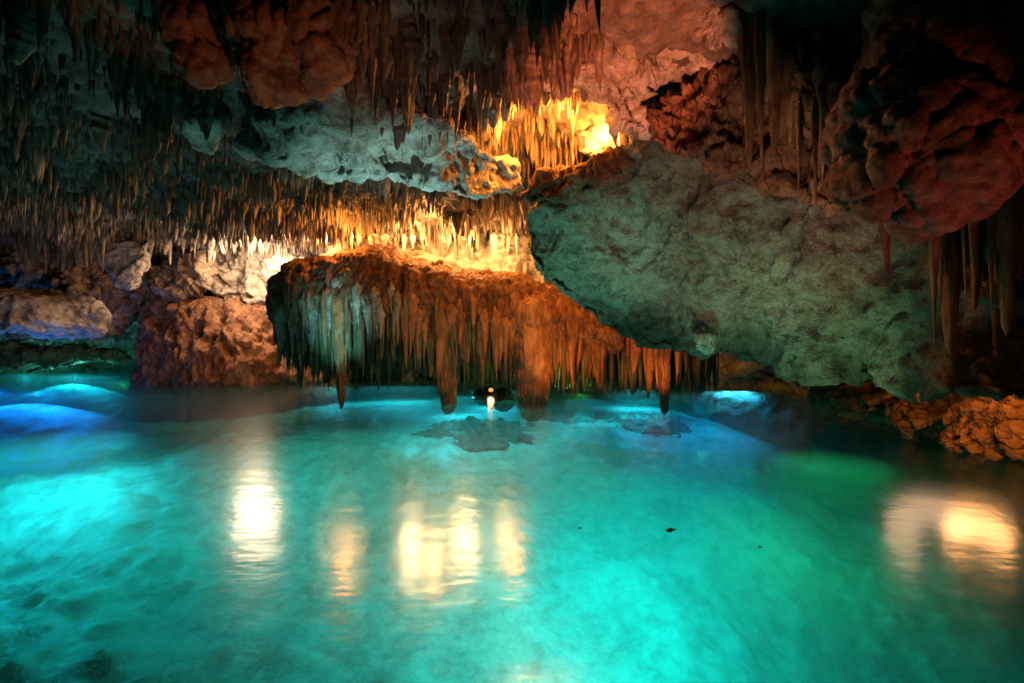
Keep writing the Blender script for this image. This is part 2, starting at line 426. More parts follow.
bulbR = body('bulbous_flowstone', ellips([
    (at(915, 140, 3.9), (.44, .45, .40)), (at(872, 128, 4.0), (.22, .35, .36)), (at(935, 175, 3.85), (.42, .45, .34)), (at(965, 145, 3.85), (.27, .4, .38)),
    (at(872, 175, 3.95), (.17, .3, .26)), (at(925, 205, 3.9), (.26, .3, .20)), (at(925, 70, 4.2), (.42, .5, .5)), (at(945, 0, 4.3), (.5, .5, .5))]),
    .022, lambda c, n: bulbous(.085, 4.3, 71)(c, n)-.22*np.exp(-((c-at(900, 212, 3.6))**2).sum(1)/.15**2), M['bulb'],
    'big rounded reddish flowstone lump hanging at upper right, hollow on its underside', 'flowstone')
bulbL = body('bulbous_flowstone', ellips([
    (at(290, 35, 4.4), (.42, .4, .42)), (at(275, 70, 4.45), (.27, .3, .22)), (at(320, 30, 4.3), (.27, .3, .4)), (at(255, 20, 4.5), (.24, .3, .3)), (at(300, -30, 4.4), (.5, .4, .4)), (at(312, 66, 4.4), (.16, .2, .2))]),
    .02, bulbous(.08, 4.2, 73), M['bulb'],
    'broad rust-orange knobbly flowstone lump at the top left, the larger of two', 'flowstone', 'knobbly flowstone lumps at the top left')
bulbl = body('bulbous_flowstone', ellips([
    (at(200, 22, 4.5), (.24, .25, .42)), (at(203, 58, 4.5), (.19, .2, .18)), (at(195, -30, 4.5), (.3, .3, .4))]),
    .02, bulbous(.07, 4.6, 75), M['bulb'],
    'narrow orange-brown knobbly flowstone lump left of its broader neighbour', 'flowstone', 'knobbly flowstone lumps at the top left')
salmon = body('hanging_rock', pillow(
    [(536, 70), (540, 30), (560, 5), (570, -30), (780, -30), (745, 30), (705, 55), (680, 80), (652, 100), (645, 135), (618, 125), (600, 95), (572, 82), (550, 84)],
    [(540, 60, 6.4), (650, 100, 6.8), (640, 20, 5.8), (740, 0, 5.2)], (640, 40), .35, .8),
    .032, rugged(.34, 1.7, 81, .08), M['pale'],
    'rough salmon-lit rock hanging above the amber-lit hollow', 'hanging rock')
glow = body('hanging_rock', pillow(
    [(585, 110), (600, 92), (640, 95), (655, 120), (650, 160), (600, 165), (575, 150)],
    [(600, 120, 9.0), (640, 150, 9.2)], (618, 130), .3, .5),
    .035, rugged(.16, 2., 83, .05), M['pale'],
    'small knobbly rock glowing yellow beside the lamp in the upper hollow', 'hanging rock')
ledge = body('rock_ledge', pillow(
    [(522, 196), (530, 180), (560, 168), (590, 160), (612, 150), (628, 150), (632, 168), (600, 186), (560, 202), (530, 206)],
    [(525, 190, 7.9), (620, 160, 7.5)], (575, 178), .2, .35),
    .035, rugged(.14, 2., 85, .05), M['brown'],
    'dark jagged ledge crossing below the amber-lit stalactites', 'ledge')

body('hanging_rock', pillow(
    [(650, 112), (680, 82), (730, 60), (790, 40), (860, 50), (862, 180), (838, 214), (800, 200), (772, 190), (745, 168), (716, 172), (700, 150), (672, 160), (655, 140)],
    [(660, 120, 6.3), (740, 150, 5.9), (840, 100, 4.9), (840, 200, 5.3)], (755, 125), .2, .6),
    .032, lambda c, n: draped(.17, 1., 87)(c, n)+rugged(.12, 1.8, 88, .04)(c, n), M['brown'],
    'dark fluted brown rock hanging between the salmon-lit rock and the red lump', 'hanging rock')
body('hanging_rock', pillow(
    [(330, 62), (350, 60), (368, 84), (406, 98), (446, 120), (486, 150), (524, 166), (526, 190), (470, 200), (400, 180), (330, 176), (262, 162), (236, 146), (250, 118), (292, 92)],
    [(340, 65, 5.0), (364, 92, 5.6), (300, 120, 6.1), (400, 110, 6.0), (250, 148, 6.9), (400, 165, 7.5), (520, 180, 8.4), (330, 170, 7.4)], (385, 146), .12, .9),
    .035, lambda c, n: rugged(.16, 1.3, 151, .03)(c, n)+.06*ridged(c*np.array([.9, 1.6, 2.5]), 3, 152), M['pale'],
    'smooth bare pale bluish rock bulge on the ceiling, left of the amber-lit hollow', 'rock bulge')
body('hanging_rock', pillow(
    [(180, 116), (196, 106), (216, 112), (222, 142), (214, 156), (192, 148), (182, 130)],
    [(200, 112, 6.2), (205, 150, 7.2)], (202, 130), .1, .5),
    .03, rugged(.09, 2, 154, .02), M['pale'],
    'small bare pale teal patch of rock among the dark stalactites at left', 'rock bulge')

# canopy of the central curtain formation
canopy = bpy.data.objects.new('curtain_formation', None); COL.objects.link(canopy); canopy.location = at(440, 330, 12.4)
tag(canopy, 'wide domed rock canopy in the centre fringed with long stalactites reaching the water', 'dripstone formation')
cbody = body('canopy_rock', pillow(
    [(266, 300), (272, 280), (296, 262), (335, 252), (380, 246), (425, 256), (465, 270), (520, 274), (560, 288), (620, 318), (690, 340), (720, 352), (690, 362), (640, 356), (600, 356), (520, 338), (450, 332), (400, 322), (350, 328), (300, 336), (270, 322)],
    [(270, 300, 12.5), (340, 290, 12.2), (450, 290, 12.2), (540, 310, 11.9), (640, 340, 11.6)], (440, 298), 1.0, 1.6),
    .04, lambda c, n: draped(.10, .7, 91)(c, n)+rugged(.10, 1.1, 92, .015, .03)(c, n), M['brown'], parent=canopy)
def pillar(px, py, d, w0, w1, ztop, seed, label):
    """thick fluted stalactite, w0 wide at its root and w1 wide where it meets the water"""
    p = at(px, py, d); z0 = p[2]-.06; pts = []
    n = 14
    for i in range(n):
        t = i/(n-1); z = z0+(ztop-z0)*t; w = (w1+(w0-w1)*t**1.3)/F*d/2
        a = random.uniform(0, 6.28)
        pts.append(((p[0]+.12*w*math.cos(a), p[1]+.12*w*math.sin(a), z), (w, w*.9, (ztop-z0)/n*3.2)))
    me = remesh(ellips(pts), .022)
    def f(c, nn):
        q = c*np.array([8.5, 8.5, .3])
        q[:, :2] += .25*fbm(c*np.array([1, 1, 1.6]), 2, seed)[:, None]
        return .05*ridged(q, 1, seed)+.02*fbm(c*np.array([14, 14, .9]), 2, seed+1)+.006*fbm(c*24, 2, seed+2)
    displace(me, f); me.materials.clear(); c, _ = co_no(me); set_co(me, c-np.array(canopy.location))
    o = link('stalactite', me, M['rust'], canopy); o['label'] = label
    return o
pillar(533, 400, 11.3, 46, 30, 1.9, 301, 'thickest rusty fluted stalactite, standing in the water like a pillar')
pillar(447, 394, 11.9, 34, 19, 1.9, 303, 'dark brown column-like stalactite dipping into the water')
pillar(600, 372, 11.1, 20, 10, 1.9, 305, 'orange fluted stalactite right of the thick pillar')
pillar(341, 388, 11.5, 22, 9, 2.1, 307, 'long tan stalactite reaching the water, left of the others')
pillar(664, 396, 10.8, 20, 11, 1.7, 309, 'rust-coloured straight stalactite at the right end of the curtain')

body('wall_rock', pillow(
    [(132, 352), (150, 300), (172, 288), (215, 296), (260, 303), (330, 300), (350, 340), (340, 392), (220, 394), (134, 392)],
    [(140, 370, 16.2), (220, 370, 15.8), (300, 370, 16.2), (170, 300, 16.4), (300, 300, 16.8)], (235, 345), .8, 1.6),
    .055, lambda c, n: rugged(.22, .7, 101, .03)(c, n)+draped(.22, .45, 102)(c, n), M['brown'],
    'large rusty brown rock rising from the water left of the curtain formation', 'rock')
body('wall_rock', pillow(
    [(205, 262), (232, 236), (262, 226), (300, 232), (320, 262), (306, 305), (262, 316), (214, 300)],
    [(250, 260, 17.), (300, 290, 16.6)], (262, 270), .6, 1.4),
    .05, rugged(.36, 1.2, 105, .09), M['pale'],
    'craggy pale rock lit brilliant white at left of centre', 'rock')
body('wall_rock', pillow(
    [(95, 250), (110, 238), (150, 240), (150, 262), (132, 292), (112, 280)],
    [(120, 260, 14.)], (124, 260), .35, .6),
    .04, rugged(.16, 1.6, 107, .03), M['pale'],
    'pale pinkish wedge-shaped rock hanging over the dark grotto at left', 'hanging rock')
body('wall_rock', pillow(
    [(-30, 290), (40, 292), (90, 300), (106, 312), (100, 334), (60, 336), (20, 334), (-30, 330)],
    [(0, 320, 13.5), (100, 320, 14.6)], (40, 315), .5, 1.),
    .045, rugged(.2, 1.2, 109, .04, .05), M['pale'],
    'blocky purple-tinted ledge rock above the grotto at far left', 'ledge')
body('wall_rock', pillow(
    [(-90, 236), (60, 240), (150, 244), (156, 290), (134, 326), (100, 338), (50, 332), (-90, 336)],
    [(0, 300, 16.), (140, 300, 16.6)], (40, 290), .5, 1.6),
    .055, lambda c, n: rugged(.3, .9, 141, .05, .05)(c, n)+draped(.10, .5, 142)(c, n), M['wall'],
    'broad brown rock mass behind the purple-tinted ledge at far left', 'rock')
body('wall_rock', pillow(
    [(-30, 345), (60, 345), (120, 350), (134, 360), (70, 364), (-30, 372)],
    [(0, 360, 19.), (120, 360, 20.5)], (50, 357), .5, 1.),
    .05, rugged(.2, 1.2, 111, .04), M['wall'],
    'low greenish rock shelf just above the water at far left', 'ledge')
body('wall_rock', pillow(
    [(150, 262), (170, 252), (210, 252), (214, 290), (180, 300), (150, 290)],
    [(180, 270, 16.)], (182, 275), .5, .9),
    .05, rugged(.24, 1.4, 113, .06), M['wall'],
    'mottled brown boulder wedged above the rusty rock at left', 'rock')
body('wall_rock', pillow(
    [(318, 262), (330, 232), (400, 222), (480, 228), (560, 240), (570, 290), (420, 300), (330, 290)],
    [(330, 260, 14.8), (450, 240, 14.6), (550, 260, 14.2)], (440, 262), .5, 1.2),
    .05, rugged(.34, 1.1, 115, .08), M['pale'],
    'craggy rock glowing orange and white behind the domed canopy', 'rock')
body('small_stone', pillow(
    [(692, 334), (703, 326), (716, 334), (717, 350), (708, 356), (696, 350)],
    [(704, 340, 8.)], (704, 341), .15, .3),
    .02, rugged(.05, 3, 117, .01), M['pale'],
    'small tan stone stuck to the lower edge of the teal-lit slab', 'stone')
# right shore
body('shore_rock', ellips([
    (at(1010, 425, 5.9), (.50, .6, .38)), (at(1050, 405, 5.8), (.7, .6, .5)), (at(985, 440, 6.0), (.25, .4, .2))]),
    .025, rugged(.17, 2.2, 121, .07, .06), M['shore'],
    'orange-lit craggy rock on the right shore, nearest the camera', 'rock')
body('shore_rock', ellips([
    (at(945, 405, 6.9), (.42, .5, .34)), (at(965, 395, 6.9), (.3, .4, .4)), (at(925, 415, 6.9), (.3, .5, .2))]),
    .028, rugged(.17, 2., 123, .06, .05), M['shore'],
    'dark and orange rock on the right shore, behind the nearest one', 'rock')
body('shore_rock', ellips([
    (at(850, 400, 8.0), (.5, .5, .3)), (at(890, 405, 7.6), (.55, .5, .3)), (at(835, 395, 8.2), (.3, .4, .35))]),
    .03, lambda c, n: rugged(.12, 2., 125, .03)(c, n)+draped(.08, 2, 126)(c, n), M['shore'],
    'low fluted reddish rock under the slab, farthest of the right shore rocks', 'rock')
# submerged boulders
for (px, py, d, r, s, lab) in ((482, 427, 11.0, (1.4, 1.35, .2), 131, 'broad dark submerged boulder, leftmost and largest below the stalactites'),
                               (573, 415, 12.9, (.75, .9, .2), 133, 'small dark submerged boulder between two larger ones'),
                               (650, 422, 11.9, (.85, 1.2, .2), 135, 'dark submerged boulder below the hanging rust-coloured stalactites at right')):
    p = at(px, py, d)
    body('submerged_boulder', ellips([((p[0], p[1], -.62), (r[0]*.8, r[1]*.8, .16)), ((p[0]+.2, p[1]+.2, -.64), (r[0]*.7, r[1]*.6, .16)), ((p[0]-.1, p[1]-.2, -.70), (r[0], r[1], .2))]), .035, rugged(.13, 2.2, s, .03), M['boulder'],
         lab, 'boulder', 'submerged boulders', attach=False)

# ------------------------------------------------------------------ stalactites
def stal_arrays(R, L, seed, rings=16, segs=11, style='cone', up=.1):
    """origin at its root, tip at z = -L; 'up' of it is buried in the rock above"""
    rg = np.random.default_rng(seed)
    t = np.linspace(0, 1, rings)
    if style == 'column': prof = (1-t)**.35*.8+.2*(1-t)
    elif style == 'straw': prof = .9*(1-t)**.45
    elif style == 'carrot': prof = .35*(1-t)+.65*(1-t)**2.2+.12*np.sin(t*math.pi)
    else: prof = .5*(1-t)**.7+.5*(1-t)**1.5
    prof = prof+rg.normal(0, .05, rings)*(1-t)
    for _ in range(2):
        c, w = rg.uniform(.1, .8), rg.uniform(.04, .1); prof = prof+rg.uniform(-.05, .16)*np.exp(-((t-c)/w)**2)
    prof = np.clip(prof, .0, None); prof[-1] = .012
    a = np.linspace(0, 2*math.pi, segs, endpoint=False)
    k1, k2 = rg.integers(2, 4), rg.integers(4, 7); p1, p2 = rg.uniform(0, 6.28, 2)
    rib = 1+.16*np.cos(k1*a+p1)+.12*np.cos(k2*a+p2)+rg.normal(0, .05, segs)
    flat = rg.uniform(.65, 1)
    bx, by = rg.normal(0, .035*L, 2)
    V = []
    for i, ti in enumerate(t):
        rr = R*prof[i]*(rib*(1-ti*.4)+.4*ti)*(1+rg.normal(0, .04, segs))*(.12 if i == 0 else (.75 if i == 1 else 1))
        V.append(np.stack([rr*np.cos(a)+bx*ti*ti, rr*np.sin(a)*flat+by*ti*ti, np.full(segs, up*L*(1 if i == 0 else (.45 if i == 1 else 0))-L*ti)], 1))
    V = np.vstack(V)
    i = np.arange(rings-1)[:, None]; j = np.arange(segs)[None]
    q = np.stack([(i*segs+j), (i*segs+(j+1) % segs), ((i+1)*segs+(j+1) % segs), ((i+1)*segs+j)], -1).reshape(-1, 4)[:, ::-1]
    return V, q

PROTO = {}
def proto(style, aspect, mat, n=5, rings=30, segs=16):
    """n shared meshes of unit length and radius 1/aspect"""
    key = (style, aspect, mat)
    if key not in PROTO:
        PROTO[key] = []
        for s in range(n):
            V, q = stal_arrays(1/aspect, 1., 1000+s+hash_s(style)+int(aspect*10), rings, segs, style, up=.16)
            me = mk_mesh('stalactite', V, q); me.materials.append(M[mat]); PROTO[key].append(me)
    return PROTO[key]
def hash_s(s): return sum(ord(c)*7 for c in s)

def hit_up(x, y, z0, names=None, ceiling=True):
    best = None
    for nme, ob, bv in BODIES:
        if names and ob not in names: continue
        h = bv.ray_cast(Vector((x, y, z0)), Vector((0, 0, 1)), 8)
        if h[0] is not None and (best is None or h[0].z < best): best = h[0].z
    if best is None and ceiling: best = float(ceil_z([x], [y])[0])
    return best

def place(px_tip, py_tip, d, width_px, style='cone', mat='stal', label=None, group='stalactites', parent=None, z0=None, names=None, zr=None, sink=.08):
    """a stalactite whose tip is at px,py at distance d, hanging from whatever rock is above it"""
    p = at(px_tip, py_tip, d)
    zt = hit_up(p[0], p[1], (p[2]+.02) if z0 is None else z0, names, names is None) if zr is None else zr
    if zt is None: return None
    zt += sink
    L = zt-p[2]
    if L < .05: return None
    R = width_px/F*d/2
    ms = proto(style, 8, mat)
    me = ms[random.randrange(len(ms))]
    o = bpy.data.objects.new('stalactite', me); COL.objects.link(o)
    sc = (R*8, R*8, L); o.rotation_euler = (0, 0, random.uniform(0, 6.28))
    loc = Vector((p[0], p[1], zt))
    if parent is not None:
        o.parent = parent; loc = loc-parent.location
    o.location = loc; o.scale = sc
    if parent is None: tag(o, label, 'stalactite', group)
    elif label: o['label'] = label
    return o

def stuff(name, items, mat, label=None, kind='stuff', parent=None, cat=None):
    """items: (x, y, ztop, L, R, seed) merged in one mesh (only the uncountable rest)"""
    lib = [stal_arrays(1, 1, 500+s, 6, 6, ('cone', 'straw', 'carrot', 'column')[s % 4], up=.1) for s in range(24)]
    Vs, Qs, off = [], [], 0
    rot = RNG.uniform(0, 6.28, len(items))
    for k, (x, y, zt, L, R, s) in enumerate(items):
        V, q = lib[s % 24]; c, sn = math.cos(rot[k]), math.sin(rot[k])
        Vs.append(np.stack([(V[:, 0]*c-V[:, 1]*sn)*R+x, (V[:, 0]*sn+V[:, 1]*c)*R+y, V[:, 2]*L+zt], 1)); Qs.append(q+off); off += len(V)
    V = np.vstack(Vs)
    if parent is not None: V = V-np.array(parent.location)
    o = link(name, mk_mesh(name, V, np.vstack(Qs)), M[mat], parent)
    if label: o['label'] = label
    if cat: o['category'] = cat
    o['kind'] = kind
    return o

# --- ceiling field: random roots on the ceiling; the largest in the picture are things, the rest one object
def in_poly(px, py, poly):
    r = np.zeros(len(px), bool); n = len(poly); j = n-1
    for i in range(n):
        xi, yi = poly[i]; xj, yj = poly[j]
        c = ((yi > py) != (yj > py)) & (px < (xj-xi)*(py-yi)/((yj-yi) if yj != yi else 1e-9)+xi)
        r ^= c; j = i
    return r
bare = [(342, 52), (352, 90), (400, 110), (440, 130), (480, 160), (520, 165), (528, 192), (470, 198), (400, 176), (330, 172), (260, 160), (240, 142), (262, 115), (300, 95)]
bare2 = [(180, 112), (215, 106), (222, 150), (196, 146)]
N = 42000
gx = RNG.uniform(-13.5, 5.5, N); gy = 3.2+RNG.uniform(0, 1, N)**.85*14
gz = ceil_z(gx, gy)
gpx, gpy = proj(gx, gy, gz-.08)
cl = fbm(np.stack([gx, gy, gx*0], 1)*1.1, 3, 55)
keep = ~((gpx > 600) & (gpx < 1100) & (gpy < 130) & (gy < 7.2)) & (~in_poly(gpx, gpy, bare)) & (~in_poly(gpx, gpy, bare2)) & (cl > -.30) & (fbm(np.stack([gx, gy, gx*0], 1)*4.5, 2, 57) > -.28)
big = RNG.uniform(0, 1, N)
gL = (.09+.20*big**2)*(1+1.5*np.clip(cl, -.3, 1))*(1+.7*fbm(np.stack([gx, gy, gx*0], 1)*3., 2, 58))+.25*(big > .975)
gL *= 1+.5*sstep(11, 15, gy)
hollow = bump2(gx, gy, .4, 8.2, 1.6, 2.2)
gL *= 1+1.2*hollow
front = (gpx > 350) & (gpx < 560) & (gy < 7)
gL = np.where(front, gL*1.2, gL)
gL = np.clip(gL, .05, .6)
gR = gL*RNG.uniform(.055, .15, N)+.007
fat = RNG.uniform(0, 1, N) > .86; gR = np.where(fat, gR*1.8, gR)
vis = keep & (gpx > -20) & (gpx < 1044) & (gpy < 300) & (gpy > -60)
keep &= (gpx > -260) & (gpx < 1200)
size = np.where(vis & (gpy+gL/gy*F > 8) & (gpx > 0) & (gpx < 660), gL/gy*gR/gy, 0)
order = np.argsort(-size)
NIND = 190
ind = order[:NIND]; rest = np.setdiff1d(np.nonzero(keep)[0], ind)

def region(px, py, y):
    if px > 455 and py > 60: return ('slender stalactite in the amber-lit cluster inside the upper hollow', 'amber-lit stalactites in the hollow')
    if px > 345 and py < 130 and px < 660: return ('stalactite in the pinkish cluster at the top centre of the ceiling', 'pinkish stalactites at the top centre')
    if py > 165: return ('stalactite in the fringe along the far lower edge of the ceiling', 'stalactites along the far ceiling edge')
    return ('short dark stalactite in the dense field on the left ceiling', 'dark stalactites on the left ceiling')
styles = ('cone', 'carrot', 'straw', 'cone')
for i in ind:
    ms = proto(styles[int(big[i]*977) % 4], 8, 'stal'); me = ms[i % len(ms)]
    o = bpy.data.objects.new('stalactite', me); COL.objects.link(o)
    o.location = (gx[i], gy[i], gz[i]+.05); o.scale = (gR[i]*8*1.2, gR[i]*8*1.2, gL[i]+.08); o.rotation_euler = (0, 0, random.uniform(0, 6))
    lab, grp = region(gpx[i], gpy[i], gy[i]); tag(o, lab, 'stalactite', grp)
stuff('small_stalactites', [(gx[i], gy[i], gz[i]+.03, gL[i]+.03, gR[i]*1.15, int(i)) for i in rest], 'stal',
      'countless short stalactites covering the cave ceiling', cat='stalactites')

# --- amber hollow, pink tips, far fringe, right side: placed ones
G = 'thick dark stalactites at the upper right'
for k in range(11):
    px = 745+k*9+random.uniform(-4, 4)
    place(px, random.uniform(110, 215), 5.1+random.uniform(-.2, .3), random.uniform(9, 26), random.choice(('column', 'carrot', 'cone')), 'rust',
          'thick dark brown stalactite in the group at upper right, left of the red lump', G, sink=.25)
for k in range(13):
    px = 935+k*9+random.uniform(-3, 3)
    place(px, random.uniform(275, 360), 4.5+random.uniform(-.3, .4), random.uniform(14, 36), random.choice(('column', 'carrot', 'cone')), 'rust',
          'long dark red stalactite hanging at the right edge under the red lump', 'dark red stalactites at the right edge', zr=3.2+random.uniform(0, .5))
place(885, 274, 4.3, 16, 'column', 'rust', 'stubby brown stalactite under the hollow of the red lump', 'x', zr=2.7)['group'] = 'stubby stalactites under the red lump'
for px, py in ((905, 262), (925, 266), (800, 200), (815, 216)):
    place(px, py, 4.6, 9, 'cone', 'rust', 'short brown stalactite near the underside of the red lump', 'short stalactites near the red lump', zr=3.3)
for px, py, w in ((318, 70, 12), (330, 62, 9), (345, 55, 8)):
    place(px+8, py, 4.6, w, 'carrot', 'stal', 'pinkish stalactite against the right side of the broad top left lump', 'pinkish stalactites beside the lump')

# --- curtain formation: 100 stalactites that show largest, rest one part
big_st = [(571, 397, 11.0, 13, 'carrot', 'rust', 'long pointed orange stalactite right of the pillar'), None]
cnt = 0
for (px, py, d, w, st, mt, lab) in big_st[:-1]:
    place(px, py, d, w*1.25, st, mt, lab, parent=canopy, zr=1.7, sink=.1); cnt += 1
def front(px, py0, py1, w, mat, style, lab=None):
    """half-embedded drapery running down the face of the canopy from py0 to py1"""
    global cnt
    a = at(px, py0, 8.); dirv = Vector((0, 1, 0)); best = None
    for dd in (12.0,):
        x = (px-HX)/F*dd; z = CAMH-(py0-HY)/F*dd
        for nme, ob, bv in BODIES:
            if ob is not cbody: continue
            h = bv.ray_cast(Vector((x, 5, z)), dirv, 12)
            if h[0] is not None: best = h[0].y
    if best is None: return
    d = best; R = w/F*d/2; x = (px-HX)/F*d; z = CAMH-(py0-HY)/F*d; zb = CAMH-(py1-HY)/F*d
    ms = proto(style, 8, mat); o = bpy.data.objects.new('stalactite', ms[random.randrange(len(ms))]); COL.objects.link(o)
    o.parent = canopy; o.location = Vector((x, d+R*.25, z))-canopy.location; o.scale = (R*8, R*8, z-zb); o.rotation_euler = (0, 0, random.uniform(0, 6.28))
    if lab: o['label'] = lab
    cnt += 1
def crow(n, x0, x1, y0, y1, d0, d1, w0, w1, mat, sts=('cone', 'carrot', 'column'), zr=None, z0=None):
    global cnt
    for k in range(n):
        px = x0+(x1-x0)*(k+random.random())/n; py = random.uniform(y0, y1); d = random.uniform(d0, d1)
        o = place(px, py, d, random.uniform(w0, w1), random.choice(sts), mat, None, parent=canopy, names=[cbody], sink=.25, zr=zr, z0=z0)
        if o: cnt += 1
crow(9, 550, 598, 340, 392, 11.0, 11.4, 9, 17, 'rust')
crow(8, 500, 552, 330, 390, 11.0, 11.3, 10, 17, 'rust')
crow(9, 628, 684, 372, 402, 10.6, 10.9, 9, 15, 'rust', ('column', 'carrot'), zr=1.75)
for k in range(21):
    px = 280+k*6.1+random.uniform(-3, 3); y0 = random.uniform(272, 318); front(px, y0, y0+random.uniform(24, 62), random.uniform(9, 16), 'pale', random.choice(('cone', 'carrot', 'column')))
for k in range(24):
    px = 402+k*7.6+random.uniform(-4, 4); y0 = random.uniform(290, 325)+max(0, px-520)*.25; front(px, y0, y0+random.uniform(28, 72), random.uniform(10, 19), 'rust', random.choice(('cone', 'carrot', 'column')))
crow(9, 400, 560, 352, 384, 11.25, 11.7, 14, 25, 'rust', ('column',))
crow(17, 310, 530, 355, 386, 11.7, 12.6, 7, 13, 'stalg')
print('canopy stalactites', cnt)
items = []
for k in range(3200):
    px = random.uniform(275, 720); d = random.uniform(11.2, 14.2); x = (px-HX)/F*d
    zt = hit_up(x, d, -.5, [cbody], False)
    if zt is None: continue
    env = .55+.45*math.sin((px-270)/60)
    L = random.uniform(.2, .8)+random.random()**2*.9*(.6+.4*env)
    L = min(L, zt-.06)
    if L < .08: continue
    items.append((x, d, zt+.08, L+.08, random.uniform(.03, .08)*(1+L*.5), k))
stuff('small_stalactites', items, 'stalg', 'mass of thin mossy stalactites under the canopy', parent=canopy)

# back wall draperies: dense greenish curtains behind, and pale ones on the left wall
def drapes(label, group, n, x0, x1, yt, yb, d0, d1, w0, w1, mat, zr):
    for k in range(n):
        px = x0+(x1-x0)*(k+random.random())/n; 
        place(px, random.uniform(yt, yb), random.uniform(d0, d1), random.uniform(w0, w1), random.choice(('cone', 'column', 'carrot')), mat, label, group, zr=zr)
drapes('slim pale brown stalactite in the row above the far left ledge', 'stalactites above the far left ledge', 18, 20, 104, 262, 282, 13.2, 13.8, 6, 11, 'stal', 4.1)
drapes('warm brown stalactite in the row left of the white-lit rock', 'stalactites left of the white-lit rock', 12, 150, 225, 245, 268, 14.4, 15, 5, 10, 'pale', 4.2)
drapes('short amber stalactite over the glowing rock behind the canopy', 'amber stalactites behind the canopy', 22, 330, 524, 236, 262, 13.2, 13.8, 5, 11, 'pale', 4.0)

# ------------------------------------------------------------------ lamps
def point(px, py, d, col, w, r=.08, z=None, name='lamp_or_fill_light'):
    p = at(px, py, d)
    if z is not None: p[2] = z
    l = bpy.data.lights.new(name, 'POINT'); l.color = col; l.energy = w; l.shadow_soft_size = r
    o = bpy.data.objects.new(name, l); COL.objects.link(o); o.location = p; return o
def spot(p, tgt, col, w, ang=60, r=.08, blend=.6, name='lamp_or_fill_light'):
    l = bpy.data.lights.new(name, 'SPOT'); l.color = col; l.energy = w; l.shadow_soft_size = r; l.spot_size = math.radians(ang); l.spot_blend = blend
    o = bpy.data.objects.new(name, l); COL.objects.link(o); o.location = p
    o.rotation_euler = (Vector(tgt)-Vector(p)).to_track_quat('-Z', 'Y').to_euler(); return o
AMB = (1., .33, .05); WARM = (1., .62, .28); WHT = (1., .80, .62); RED = (1., .13, .05); TEAL = (.02, .95, .74); CYAN = (.15, .85, 1.)
# dry lamps and added fill spots
GOLD = (1., .47, .14)
point(464, 238, 13.0, GOLD, 420, .2)
point(435, 232, 11.9, GOLD, 230, .06)
point(345, 232, 11.9, AMB, 140, .06)
point(515, 240, 11.6, AMB, 110, .06)
point(325, 238, 13.9, GOLD, 260, .1)
point(411, 232, 13.0, GOLD, 200, .16)
point(505, 246, 13.0, GOLD, 90, .12)
point(360, 240, 13.2, AMB, 120, .12)
point(258, 250, 15.0, (1., .64, .40), 800, .6)
point(292, 228, 13.9, WHT, 45, .08)
def toward_pool(px, py, d, col, w, r, ang=34):  # added for the reflections only, besides the point lamps
    """added spot aimed forward and down at the pool to strengthen a warm reflection"""
    p = at(px, py, d); zc = p[2]; t = CAMH/(zc+CAMH)
    spot(tuple(p), (p[0]*t, p[1]*t, 0), col, w, ang, r, 1.)
toward_pool(464, 238, 12.9, (1., .66, .34), 190, .36)
toward_pool(411, 234, 12.9, (1., .66, .34), 190, .2)
toward_pool(500, 240, 12.9, (1., .62, .34), 45, .3)
toward_pool(345, 236, 12.9, (1., .55, .34), 30, .25)
toward_pool(248, 262, 14.6, (1., .62, .38), 25, .5)
toward_pool(268, 240, 14.4, (1., .62, .38), 35, .5)
toward_pool(930, 388, 5.5, (1., .58, .34), 38, .4, 40)
toward_pool(978, 385, 5.4, (1., .46, .16), 95, .3, 40)
point(606, 138, 8.45, AMB, 340, .1)
point(565, 112, 8.0, (1., .28, .04), 170, .1)
point(525, 122, 8.1, AMB, 170, .12)
point(475, 130, 8.0, AMB, 60, .1)
point(965, 384, 5.5, AMB, 28, .1)
spot((3.6, 1.6, .5), at(930, 185, 3.9), (1, .2, .12), 100, 32)
spot((1.5, 3.2, .2), at(730, 215, 6.8), (1., .58, .40), 330, 54)  # added fill spot, warms the upper part of the slab
spot((3.2, 2.2, .1), at(960, 320, 5.2), (1., .35, .2), 10, 60)  # added fill, lifts the dark right edge under the red lump
spot((4.6, 4.0, .3), at(1010, 420, 5.9), AMB, 190, 50)
spot((.6, 3.0, .3), at(612, 45, 6), (1., .22, .09), 2000, 31)
spot((-.6, 3.2, .2), at(440, 60, 6), (1., .36, .30), 110, 40)
spot((.2, 3.0, .2), at(262, 30, 4.4), (1., .24, .07), 150, 32)
spot((-9., 9., .4), at(50, 300, 13.5), (.75, .45, .9), 75, 60)
spot((-6., 9., .3), at(60, 280, 16), (1., .55, .35), 190, 60)  # added warm fill, brightens the rock mass behind the ledge
spot(at(230, 378, 12.5), at(220, 330, 16), (1., .40, .2), 120, 90)
spot(at(560, 380, 10.1), at(575, 335, 11.2), (1., .34, .08), 60, 125)
spot(at(660, 392, 10.0), at(655, 350, 10.8), (1., .32, .08), 40, 110)
spot((-.9, 8.2, -.1), at(455, 320, 11.2), (1., .42, .14), 130, 60)
